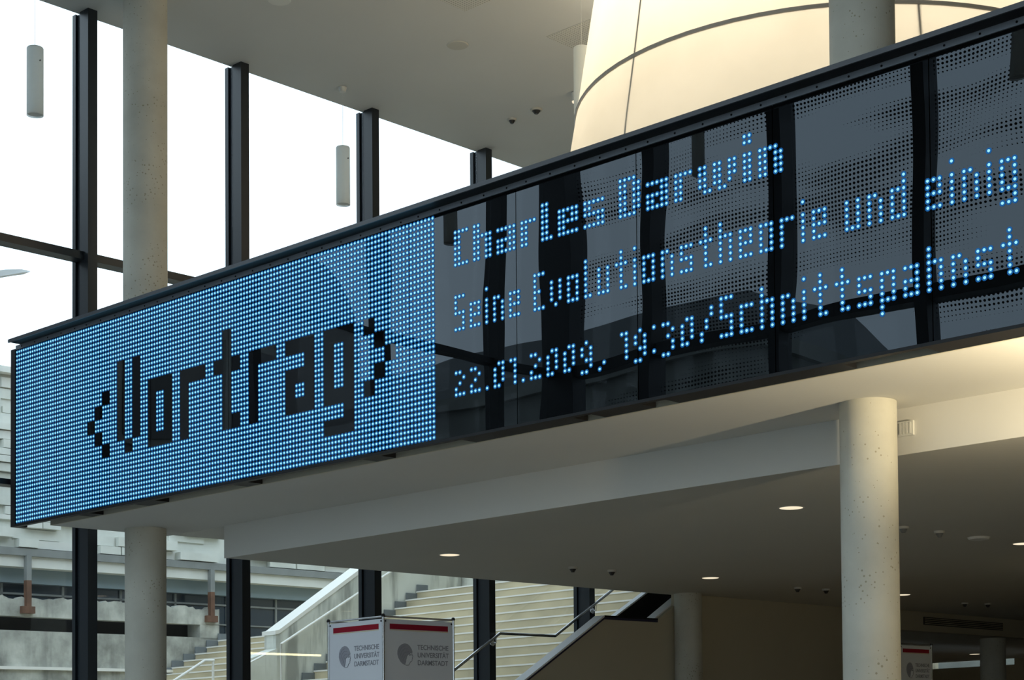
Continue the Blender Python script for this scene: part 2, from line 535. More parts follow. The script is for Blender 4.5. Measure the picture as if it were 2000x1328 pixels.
# ================================================================== COLUMNS
def column(a, b, r, z0, z1, label):
    o = MB().lathe(a, b, [(r, z0), (r, z1)], 64).build('concrete_column', 'column_concrete', smooth=True)
    return tag(o, label, 'column', 'round concrete columns')
column(0.68, 1.38, 0.252, 0, ZS, 'round concrete column under the left end of the display')
column(0.68, 1.38, 0.272, 5.55, ZC, 'round concrete column rising above the display in front of the windows')
column(10.81, 1.50, 0.240, 0, ZS, 'large speckled concrete column under the gallery, nearest on the right')
column(10.81, 1.50, 0.276, 5.55, ZC, 'round concrete column rising above the display in front of the lantern')
column(1.78, 11.1, 0.222, 0, ZL, 'slim concrete column at the end of the stair by the beige wall')
column(1.60, 21.9, 0.26, 0, 3.64, 'dark concrete column far back at lower right under the beam')
column(21.1, 1.36, 0.25, 0, ZS, 'round concrete column farther right along the gallery')

# ================================================================== LED DISPLAY
LB0, LB1 = 11.5, 13.5
PA, PZ, Z0 = 0.0487, 0.05, 6.517
NPAN = 13
disp = thing('led_display', P(4, 0.05, ZS), 'long black glass LED display board with glowing blue dot lettering', 'display board')
for k in range(NPAN):
    a0 = (28 * k - 0.5) * PA; a1 = (28 * k + 27.5) * PA
    MB().box(a0 + 0.004, a1 - 0.004, 0.0, 0.05, 4.437, 6.545).build('glass_panel', 'display_glass', disp)
AR = (28 * NPAN - 0.5) * PA
MB().box(-0.03, AR, 0.052, 0.10, 4.60, 6.56).build('housing', 'black_metal', disp)
MB().box(-0.125, -0.028, -0.012, 0.16, 4.41, 6.562).build('end_frame', 'black_metal', disp)
MB().box(-0.028, AR, -0.012, 0.052, 4.408, 4.434).build('bottom_frame', 'black_metal', disp)
strip = MB().box(-0.028, AR, -0.006, 0.05, 6.549, 6.60).build('screw_strip', 'screw_strip', disp)
for k in range(NPAN):
    for j in range(5):
        a = (28 * k + 2.2 + j * 5.8) * PA
        c = P(a, -0.006, 6.573)
        vs = [c - BV * 0.004 + AV * (0.009 * math.cos(t)) + ZV * (0.009 * math.sin(t)) for t in [i * math.pi / 4 for i in range(8)]]
        bs = [v + BV * 0.006 for v in vs]
        MB().add(vs + bs, [tuple(range(8))] + [(i, i + 8, (i + 1) % 8 + 8, (i + 1) % 8) for i in range(8)]).build('screw', 'screw_head', strip)
# brackets in the gap under the display
for a0, a1 in ((1.20, 1.42), (2.30, 2.68), (4.05, 4.30), (6.05, 6.32), (7.4, 8.75), (8.95, 9.5), (9.75, 11.45), (12.16, 14.2), (15, 16.4)):
    MB().box(a0, a1, 0.055, 0.262, 4.412, 4.58).build('bracket', 'black_metal', disp)

# ---- dot patterns --------------------------------------------------
dark = set()
def mod(i, js):
    for j in js:
        for n in range(3 * i + 1, 3 * i + 4):
            for r in range(3 * j + 1, 3 * j + 4):
                dark.add((n, r))
for i, j in ((12, 5), (11, 6), (10, 7), (11, 8), (12, 9)): mod(i, [j])
mod(14, range(3, 9)); mod(15, [9]); mod(16, range(3, 9))
mod(18, range(5, 10)); mod(19, [5, 9]); mod(20, range(5, 10))
mod(22, range(5, 10)); mod(23, [5]); mod(24, [5])
mod(26, [5]); mod(27, range(3, 10)); mod(28, [5, 9])
mod(30, range(5, 10)); mod(31, [5]); mod(32, [5])
mod(34, [5, 7, 8, 9]); mod(35, [5, 7, 9]); mod(36, range(5, 10))
mod(38, [5, 6, 7, 8, 9, 11]); mod(39, [5, 9, 11]); mod(40, range(5, 12))
for i, j in ((42, 5), (43, 6), (44, 7), (43, 8), (42, 9)): mod(i, [j])
dots = [(n, r) for n in range(147) for r in range(42) if (n, r) not in dark]

BOLD = {  # top row is row 3 of the board
    'C': (['', 'XXXX', 'XX', 'XX', 'XX', 'XX', 'XX', 'XXXX'], 4),
    'h': (['', 'XX', 'XX', 'XXXXX', 'XX.XX', 'XX.XX', 'XX.XX', 'XX.XX'], 5),
    'a': (['', '', '', 'XXXXX', '...XX', 'XXXXX', 'XX.XX', 'XXXXX'], 5),
    'r': (['', '', '', 'XXXX', 'XX', 'XX', 'XX', 'XX'], 4),
    'l': (['', 'XX', 'XX', 'XX', 'XX', 'XX', 'XX', 'XXX'], 3),
    'e': (['', '', '', 'XXXXX', 'XX.XX', 'XXXXX', 'XX', 'XXXXX'], 5),
    's': (['', '', '', 'XXXXX', 'XX', 'XXXXX', '...XX', 'XXXXX'], 5),
    'D': (['', 'XXXX', 'XX.XX', 'XX.XX', 'XX.XX', 'XX.XX', 'XX.XX', 'XXXX'], 5),
    'w': (['', '', '', 'XX.XX.XX', 'XX.XX.XX', 'XX.XX.XX', 'XX.XX.X', '.XX.XX'], 8),
    'i': (['XX', 'XX', '', 'XX', 'XX', 'XX', 'XX', 'XX'], 2),
    'n': (['', '', '', 'XXXX', 'XX.XX', 'XX.XX', 'XX.XX', 'XX.XX'], 5)}
THIN = {  # top row is the cap line, base line is the seventh row
    'S': ['XXX', 'X', 'X', 'XXX', '..X', '..X', 'XXX'], 'E': ['XXX', 'X', 'X', 'XX', 'X', 'X', 'XXX'],
    'e': ['', '', 'XXX', 'X.X', 'XXX', 'X', 'XXX'], 'i': ['X', '', 'X', 'X', 'X', 'X', 'X'],
    'n': ['', '', 'XX', 'X.X', 'X.X', 'X.X', 'X.X'], 'v': ['', '', 'X.X', 'X.X', 'X.X', 'X.X', '.X'],
    'o': ['', '', 'XXX', 'X.X', 'X.X', 'X.X', 'XXX'], 'l': ['X', 'X', 'X', 'X', 'X', 'X', 'XX'],
    'u': ['', '', 'X.X', 'X.X', 'X.X', 'X.X', 'XXX'], 't': ['.X', '.X', 'XXX', '.X', '.X', '.X', '.XX'],
    's': ['', '', 'XXX', 'X', 'XXX', '..X', 'XXX'], 'h': ['X', 'X', 'XXX', 'X.X', 'X.X', 'X.X', 'X.X'],
    'r': ['', '', 'XXX', 'X', 'X', 'X', 'X'], 'd': ['..X', '..X', 'XXX', 'X.X', 'X.X', 'X.X', 'XXX'],
    'g': ['', '', 'XXX', 'X.X', 'X.X', 'X.X', 'XXX', '..X', 'XXX'], 'c': ['', '', 'XXX', 'X', 'X', 'X', 'XXX'],
    'p': ['', '', 'XXX', 'X.X', 'X.X', 'X.X', 'XXX', 'X', 'X'], 'a': ['', '', 'XXX', '..X', 'XXX', 'X.X', 'XXX'],
    '2': ['', '', 'XX', '..X', '.X', 'X', 'XXX'], '0': ['', '', '.XX', 'X.X', 'X.X', 'X.X', 'XX'],
    '1': ['', '', 'XX', '.X', '.X', '.X', '.X'], '9': ['', '', '.X', 'X.X', 'X.X', '.XX', '..X', 'XX'],
    '3': ['', '', 'XX', '..X', '.X', '..X', '..X', 'XX'], '.': ['', '', '', '', '', '', 'X'],
    ',': ['', '', '', '', '', '', '.X', 'X'], ':': ['', '', 'X', '', '', '', 'X'],
    '/': ['', '..X', '..X', '.X', '.X', 'X', 'X']}
def put(rows, n0, r0):
    for i, row in enumerate(rows):
        for j, ch in enumerate(row):
            if ch == 'X': dots.append((n0 + j, r0 + i))
n = 152
for ch in 'Charles Darwin':
    if ch == ' ':
        n += 2; continue
    rows, wd = BOLD[ch]; put(rows, n, 3); n += wd + 1
def thin_line(text, r0):
    n = 152
    for ch in text:
        if ch == ' ':
            n += 2; continue
        rows = THIN[ch]; put(rows, n, r0); n += max(len(q) for q in rows) + 1
thin_line('Seine Evolutionstheorie und einige', 16)
thin_line('22.01.2009, 19:30/Schnittspahnstr', 28)

# one LED: a bright dome on a dim blue disc that imitates its glow halo
def led_geom(c, rs=0.0116, rl=0.0240):
    vs = []; fs = []; ms = []
    S = 8
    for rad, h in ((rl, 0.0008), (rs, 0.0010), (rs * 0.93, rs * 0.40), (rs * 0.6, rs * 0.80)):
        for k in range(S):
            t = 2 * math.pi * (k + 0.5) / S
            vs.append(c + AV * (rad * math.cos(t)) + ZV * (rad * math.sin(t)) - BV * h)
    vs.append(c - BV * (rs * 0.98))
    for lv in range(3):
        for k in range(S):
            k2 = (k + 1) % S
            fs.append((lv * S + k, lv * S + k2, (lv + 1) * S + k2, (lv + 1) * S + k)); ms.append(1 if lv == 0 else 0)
    for k in range(S):
        fs.append((3 * S + k, 3 * S + (k + 1) % S, 4 * S)); ms.append(0)
    return vs, fs, ms

text_dots = sorted([d for d in dots if d[0] >= 152 and d[0] <= 330], key=lambda d: -d[0])
single = set([d for d in text_dots if d[0] <= 266][:300])
me = bpy.data.meshes.new('led')
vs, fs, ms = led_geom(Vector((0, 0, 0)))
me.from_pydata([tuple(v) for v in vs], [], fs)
me.materials.append(MATS['led_core']); me.materials.append(MATS['led_halo'])
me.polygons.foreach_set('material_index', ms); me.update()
for nn, rr in sorted(single):
    o = bpy.data.objects.new('led', me); C.objects.link(o); o.parent = disp
    o.location = P(nn * PA, -0.0005, Z0 - rr * PZ) - disp.location
fld = MB()
for d in dots:
    if d in single: continue
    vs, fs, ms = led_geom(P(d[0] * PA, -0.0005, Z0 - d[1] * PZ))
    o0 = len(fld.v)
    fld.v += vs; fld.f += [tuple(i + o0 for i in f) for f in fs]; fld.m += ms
fo = fld.build('led_field', ['led_core', 'led_halo'], disp)
tag(fo, 'thousands of small blue LEDs forming the blue field and dark lettering', kind='stuff')

# capping rail along the top of the display
rail = thing('capping_rail', P(8, -0.06, 6.6), 'long black capping rail above the display board', 'rail')
MB().box(0.07, AR + 0.1, -0.155, 0.10, 6.60, 6.628).build('plate', 'black_metal', rail)
MB().box(0.07, AR + 0.1, -0.172, -0.155, 6.592, 6.632).build('front_edge', 'rail_edge', rail)
MB().box(0.25, AR + 0.1, 0.055, 0.10, 6.563, 6.60).build('web', 'black_metal', rail)

# ================================================================== GIANT LANTERN
LA, LB = 7.91, 5.77
LZ = [(3.24, 6.95), (3.10, 8.0), (2.97, 8.77), (2.87, 9.4), (2.76, 10.08), (2.62, 10.75)]
def lr(z):
    for (r0, z0), (r1, z1) in zip(LZ, LZ[1:]):
        if z <= z1: return r0 + (r1 - r0) * (z - z0) / (z1 - z0)
    return LZ[-1][0]
lan = thing('lantern', P(LA, LB, 6.95), 'giant glowing cream fabric lantern with grey seams hanging behind the display', 'lamp')
c0 = P(LA, LB, 0)
view = math.atan2(-c0.y, -c0.x)                    # direction from the lantern to the viewer
ang0 = view - math.radians(44)
for k in range(6):
    t0 = ang0 + k * math.pi / 3; t1 = t0 + math.pi / 3
    for zz in ((6.95, 7.5, 8.1, 8.77), (8.77, 9.4, 10.08, 10.75)):
        MB().lathe(LA, LB, [(lr(z), z) for z in zz], 14, arc=(t0, t1)).build('fabric_panel', 'lantern_fabric', lan, smooth=True)
    zr = [6.95, 7.9, 8.77, 9.4, 10.08, 10.75]
    MB().tube([c0 + Vector(((lr(z) - 0.015) * math.cos(t0), (lr(z) - 0.015) * math.sin(t0), z)) for z in zr], 0.015, 6).build('rib', 'seam_grey', lan)
for z in (6.95, 8.77, 10.75):
    MB().tube([c0 + Vector(((lr(z) + 0.005) * math.cos(t), (lr(z) + 0.005) * math.sin(t), z)) for t in [2 * math.pi * i / 72 for i in range(72)]], 0.022, 6, closed=True).build('ring', 'seam_grey', lan)
for k in range(6):
    t = ang0 + k * math.pi / 3
    q = c0 + Vector((2.62 * math.cos(t), 2.62 * math.sin(t), 10.75))
    MB().tube([q, q + Vector((0, 0, 0.42))], 0.006, 6).build('cable', 'steel', lan)
for k in range(3):
    t = view - 0.62 + k * 2 * math.pi / 3
    q = c0 + Vector((1.25 * math.cos(t), 1.25 * math.sin(t), 9.75))
    vs = MB()
    S, Q = 12, 6
    vv = [q + Vector((0.12 * math.sin(math.pi * i / Q) * math.cos(2 * math.pi * j / S), 0.12 * math.sin(math.pi * i / Q) * math.sin(2 * math.pi * j / S), 0.12 * math.cos(math.pi * i / Q))) for i in range(Q + 1) for j in range(S)]
    ff = [(i * S + j, (i + 1) * S + j, (i + 1) * S + (j + 1) % S, i * S + (j + 1) % S) for i in range(Q) for j in range(S)]
    vs.add(vv, ff)
    vs.build('bulb', 'bulb_glow', lan, smooth=True)
    ld = bpy.data.lights.new('lantern_light', 'POINT')
    ld.energy = 250; ld.color = (1.0, 0.89, 0.72); ld.shadow_soft_size = 0.35
    lo = bpy.data.objects.new('lantern_light', ld); C.objects.link(lo); lo.parent = lan
    lo.location = q - lan.location + Vector((0, 0, 0.30))

# ================================================================== PENDANT TUBES
def pendant(a, b, label, z0=9.40, z1=10.22, r=0.1, zc=ZC):
    t = thing('pendant_lamp', P(a, b, z0), label, 'lamp', 'tube pendant lamps')
    MB().lathe(a, b, [(r, z0), (r, z1), (r * 0.93, z1 + 0.012)], 32, cap0=False).build('tube_shade', 'pendant_glass', t, smooth=True)
    MB().lathe(a, b, [(r * 0.95, z0 + 0.02), (r * 0.95, z0 + 0.025)], 32).build('diffuser', 'white_plastic', t)
    MB().lathe(a, b, [(0.0025, z1), (0.0025, zc - 0.06)], 6).build('cord', 'white_plastic', t)
    MB().lathe(a, b, [(0.045, zc - 0.07), (0.06, zc - 0.005)], 20).build('ceiling_rose', 'white_plastic', t)
    for sg in (-1, 1):
        MB().box(a + sg * r, a + sg * (r + 0.02), b - 0.006, b + 0.006, z0 + 0.64, z0 + 0.652).build('side_pin', 'grey_plastic', t)
    return t
pendant(0.16, 0.14, 'white tube pendant hanging at the far left window, nearest the display end')
pendant(0.16, 5.16, 'white tube pendant hanging in front of the third window bay')
pendant(4.80, 4.95, 'white tube pendant half hidden behind the left edge of the lantern')
pendant(0.3, -7.15, 'white tube pendant seen mirrored above the first letter of the name', zc=ZH)
pendant(3.15, -9.45, 'white tube pendant seen mirrored above the end of the name', z0=10.3, z1=11.12, r=0.115, zc=ZH)
pendant(8.3, -9.45, 'white tube pendant seen mirrored at the top right of the display', z0=10.3, z1=11.12, r=0.115, zc=ZH)

# ================================================================== CEILING FITTINGS
o = MB().lathe(2.33, 5.29, [(0.14, ZC - 0.012), (0.15, ZC - 0.001)], 36).build('ceiling_speaker', 'low_ceiling_paint', smooth=True)
tag(o, 'round flush loudspeaker disc in the upper ceiling', 'speaker')
o = MB().lathe(1.73, 2.67, [(0.14, ZC - 0.012), (0.15, ZC - 0.001)], 36).build('ceiling_speaker', 'white_plastic', smooth=True)
tag(o, 'round pale ceiling disc cut by the top edge of the picture', 'speaker')
def detector(a, b, zc, label, r=0.06, cap='dark_plastic'):
    t = thing('smoke_detector', P(a, b, zc - 0.07), label, 'detector', 'small ceiling detectors')
    MB().lathe(a, b, [(r * 0.95, zc - 0.03), (r, zc - 0.001)], 20).build('base_plate', 'low_ceiling_paint', t, smooth=True)
    MB().lathe(a, b, [(r * 0.3, zc - 0.075), (r * 0.72, zc - 0.03)], 20).build('sensor_head', cap, t, smooth=True)
detector(1.0, 7.84, ZC, 'small detector on the upper ceiling, left of the pair', 0.07)
detector(1.52, 7.81, ZC, 'small detector on the upper ceiling, right of the pair', 0.09)
for a, b, lb in ((3.34, 6.41, 'left detector of the pair above the interior handrail'), (3.39, 7.18, 'right detector of the pair above the interior handrail'),
                 (8.37, 6.37, 'detector on the low ceiling just right of the large column'), (8.42, 7.12, 'middle detector in the row right of the large column'),
                 (3.43, 11.76, 'detector over the beige wall, left of the pair'), (3.55, 12.4, 'detector over the beige wall, right of the pair'),
                 (3.51, 17.08, 'far detector on the low ceiling above the air grille, left'), (3.7, 17.59, 'far detector on the low ceiling above the air grille, right')):
    detector(a, b, ZL, lb, 0.065, 'grey_plastic' if b < 7.5 and a > 8 else 'dark_plastic')
o = MB().lathe(8.42, 8.1, [(0.12, ZL - 0.03), (0.14, ZL - 0.001)], 28).build('ceiling_speaker', 'white_plastic', smooth=True)
tag(o, 'flat round disc on the low ceiling near the right edge', 'speaker')
for (a0, b0, lb) in ((3.15, 3.55, 'perforated square ceiling panel at the top edge'), (3.35, 5.95, 'perforated square ceiling panel beside the lantern')):
    o = MB().box(a0, a0 + 1.05, b0, b0 + 1.05, ZC - 0.006, ZC - 0.0005).build('acoustic_panel', 'perforated_panel')
    tag(o, lb, 'ceiling panel', 'perforated ceiling panels')
t = thing('spot_lamp', P(2.36, 7.72, ZC - 0.2), 'tiny lit spotlight at the left edge of the lantern', 'lamp')
MB().lathe(2.36, 7.72, [(0.05, ZC - 0.14), (0.06, ZC - 0.02)], 16).build('housing', 'white_plastic', t, smooth=True)
MB().lathe(2.36, 7.72, [(0.045, ZC - 0.16), (0.05, ZC - 0.14)], 16).build('lens', 'downlight_glow', t, smooth=True)

def downlight(a, b, zc, label, power=85):
    t = thing('downlight', P(a, b, zc - 0.01), label, 'lamp', 'recessed downlights')
    MB().lathe(a, b, [(0.125, zc - 0.006), (0.142, zc - 0.001)], 32).build('trim_ring', 'white_plastic', t)
    MB().lathe(a, b, [(0.112, zc - 0.0085), (0.122, zc - 0.0065)], 32).build('lens', 'downlight_glow', t)
    ld = bpy.data.lights.new('downlight_beam', 'SPOT')
    ld.energy = power; ld.color = (1.0, 0.78, 0.5); ld.spot_size = math.radians(95); ld.spot_blend = 0.6; ld.shadow_soft_size = 0.1
    lo = bpy.data.objects.new('downlight_beam', ld); C.objects.link(lo); lo.parent = t
    lo.location = Vector((0, 0, -0.03))
downlight(3.38, 4.0, ZL, 'recessed downlight above the left banner tower')
downlight(8.43, 3.95, ZL, 'largest recessed downlight, left of the big column')
downlight(3.55, 9.27, ZL, 'recessed downlight above the slim column and beige wall')
downlight(3.73, 14.5, ZL, 'recessed downlight just emerging right of the big column')
downlight(8.46, 9.2, ZL, 'recessed downlight cut by the right edge of the picture')
downlight(-1.61, 27.3, 3.64, 'small far downlight at lower right beyond the beam')

# switch box on the step face, just right of the big column
t = thing('wall_box', P(10.92, 1.95, 4.165), 'small square white wall box beside the big column', 'wall box')
MB().box(10.85, 10.995, 1.925, 1.954, 4.165, 4.29).build('cover', 'white_plastic', t)
for k in range(4):
    MB().box(10.867 + k * 0.03, 10.867 + k * 0.03 + 0.02, 1.918, 1.925, 4.18, 4.275).build('louvre', 'white_plastic', t)

# warm bowl uplight under the gallery, just past the right edge of the view
t = thing('bowl_lamp', P(14.75, 0.38, 3.1), 'warm bowl shaped uplight hanging under the gallery past the right edge', 'lamp')
MB().lathe(14.75, 0.38, [(0.05, 3.10), (0.20, 3.16), (0.30, 3.28), (0.31, 3.30)], 32, cap1=False).build('bowl', 'white_plastic', t, smooth=True)
MB().lathe(14.75, 0.38, [(0.010, 3.12), (0.010, ZS)], 8).build('stem', 'steel', t)
MB().lathe(14.75, 0.38, [(0.03, 3.13), (0.045, 3.16), (0.02, 3.19)], 16).build('bulb', 'bulb_glow', t, smooth=True)
ld = bpy.data.lights.new('bowl_light', 'POINT'); ld.energy = 1000; ld.color = (1.0, 0.83, 0.54); ld.shadow_soft_size = 0.05
lo = bpy.data.objects.new('bowl_light', ld); C.objects.link(lo); lo.parent = t
lo.location = P(14.75, 0.38, 3.265) - t.location

# linear lamp past the right edge; the window shows its mirror image as a bright streak
t = thing('linear_lamp', P(9.0, 11.5, 3.5), 'slim linear lamp past the right edge, mirrored in the window as a bright streak', 'lamp')
MB().box(8.95, 9.05, LB0 - 0.1, LB1 + 0.1, 3.53, 3.57).build('housing', 'white_plastic', t)
MB().tube([P(9.0, LB0, 3.505), P(9.0, LB1, 3.505)], 0.022, 10).build('tube', 'tube_glow', t)
for b in (LB0 + 0.2, LB1 - 0.2):
    MB().tube([P(9.0, b, 3.57), P(9.0, b, ZL - 0.012)], 0.005, 6).build('cable', 'steel', t)

# air grille in the header beam
t = thing('air_grille', P(2.0, 19.9, 3.77), 'long dark air grille set in the header beam', 'vent')
MB().box(1.99, 2.012, 18.3, 21.55, 3.765, 3.915).build('frame', 'vent_dark', t)
for k in range(4):
    MB().box(2.010, 2.026, 18.33, 21.52, 3.782 + k * 0.034, 3.794 + k * 0.034).build('slat', 'wall_paint', t)

# ================================================================== INTERIOR STAIR
st = thing('staircase', P(0.85, 8, 0), 'interior stair along the window with solid beige balustrade and white coping', 'staircase')
NS = 15
rise, run = 2.60 / NS, 4.75 / NS
B0 = 8.75 - 4.75
for k in range(NS):
    MB().box(0.10, 1.46, B0 + k * run, B0 + (k + 1) * run + 0.01, max(0, k * rise - 0.25), (k + 1) * rise).build('step', 'black_stone', st)
MB().box(0.10, 1.46, 8.75, 10.35, 2.35, 2.60).build('landing', 'black_stone', st)
for k in range(14):
    MB().box(0.10, 1.46, 10.35 + k * run, 10.35 + (k + 1) * run + 0.01, 2.6 + k * rise - 0.25, 2.6 + (k + 1) * rise).build('step', 'black_stone', st)
sl = 0.547
nb0 = 4.4
path = [(nb0, 3.60 - (9.20 - nb0) * sl), (9.20, 3.60), (10.54, 3.605), (14.4, 3.605 + (14.4 - 10.54) * sl)]
pan = [(nb0, 0.0)] + [(b, z - 0.03) for b, z in path[:3]] + [(11.0, 3.605 + 0.46 * sl - 0.03), (11.0, 0)]
MB().prism_bz(pan, 1.47, 1.585).build('balustrade', 'wall_paint', st)
up = [(11.0, 2.4), (11.0, 3.605 + 0.46 * sl - 0.03), (14.4, path[3][1] - 0.03), (14.4, 4.6)]
MB().prism_bz(up, 1.40, 1.50).build('balustrade', 'wall_paint', st)
for (b0, z0), (b1, z1) in zip(path, path[1:]):
    flat = 9.0 < b0 < 10.5
    a0, a1 = (1.40, 1.60) if b0 < 10.5 else (1.33, 1.515)
    MB().prism_bz([(b0, z0 - 0.028), (b1, z1 - 0.028), (b1, z1), (b0, z0)], a0, a1).build('coping', 'black_stone' if flat else 'coping_white', st)
    MB().prism_bz([(b0, z0 - 0.062), (b1, z1 - 0.062), (b1, z1 - 0.028), (b0, z0 - 0.028)], a0 + 0.02, a1 - 0.002).build('coping_shadow', 'coping_shadow', st)  # dark strip paints the shadow line below the coping
fp = [(10.95, 3.72), (14.4, 3.72 + 3.45 * 0.515)]
MB().prism_bz([(b, z - 0.03) for b, z in fp] + [(b, z) for b, z in reversed(fp)], 0.22, 0.34).build('coping', 'coping_white', st)
MB().prism_bz([(10.95, 2.7)] + [(b, z - 0.03) for b, z in fp] + [(14.4, 4.5)], 0.24, 0.32).build('balustrade', 'black_stone', st)

hr = thing('handrail', P(0.0, 9, 2.5), 'polished steel handrail bent over the landing in front of the windows', 'handrail')
pts = [P(-0.02, 4.2, 2.772 - (7.47 - 4.2) * 0.575), P(-0.02, 7.47, 2.772), P(-0.02, 8.578, 3.408), P(-0.02, 9.902, 3.410), P(-0.02, 11.394, 4.237), P(-0.02, 13, 5.12)]
MB().tube(pts, 0.024, 12).build('rail_tube', 'steel', hr, smooth=True)
for bi, zz in ((8.45 + 0.05, 3.36), (10.91 + 0.05, 3.97)):
    c = P(-0.115, bi, zz - 0.10)
    S = 16
    vs = [c + BV * (0.05 * math.cos(2 * math.pi * k / S)) + ZV * (0.05 * math.sin(2 * math.pi * k / S)) for k in range(S)]
    MB().add(vs + [v + AV * 0.02 for v in vs], [tuple(range(S - 1, -1, -1)), tuple(range(S, 2 * S))] + [(k, (k + 1) % S, S + (k + 1) % S, S + k) for k in range(S)]).build('fixing_disc', 'steel', hr)
    MB().tube([c, c + AV * 0.09, P(-0.02, bi, zz - 0.01)], 0.009, 8).build('bracket', 'steel', hr)

# ================================================================== BANNER TOWERS
def text_mesh(body, size):
    cu = bpy.data.curves.new('lettering', 'FONT'); cu.body = body; cu.size = size; cu.extrude = 0.0008
    cu.space_line = 1.12; cu.offset = 0.0012
    to = bpy.data.objects.new('tmp', cu); C.objects.link(to)
    bpy.context.view_layer.update()
    dg = bpy.context.evaluated_depsgraph_get()
    m = bpy.data.meshes.new_from_object(to.evaluated_get(dg))
    C.objects.unlink(to); bpy.data.objects.remove(to); bpy.data.curves.remove(cu)
    return m
TXT = 'TECHNISCHE\nUNIVERSIT\u00c4T\nDARMSTADT'
HELMET = [(0.50, 1.0), (0.68, 0.97), (0.82, 0.88), (0.93, 0.74), (0.985, 0.60), (0.93, 0.57), (0.86, 0.60), (0.80, 0.52), (0.70, 0.50), (0.62, 0.42), (0.58, 0.30),
          (0.55, 0.16), (0.48, 0.02), (0.36, 0.06), (0.22, 0.16), (0.10, 0.32), (0.03, 0.50), (0.05, 0.68), (0.14, 0.84), (0.30, 0.95)]
FACE = [(0.86, 0.60), (0.93, 0.57), (0.95, 0.50), (1.0, 0.40), (0.96, 0.37), (0.97, 0.30), (0.94, 0.27), (0.95, 0.22), (0.90, 0.17), (0.84, 0.17), (0.80, 0.08),
        (0.74, 0.01), (0.60, 0.0), (0.48, 0.02), (0.55, 0.16), (0.58, 0.30), (0.62, 0.42), (0.70, 0.50), (0.80, 0.52)]

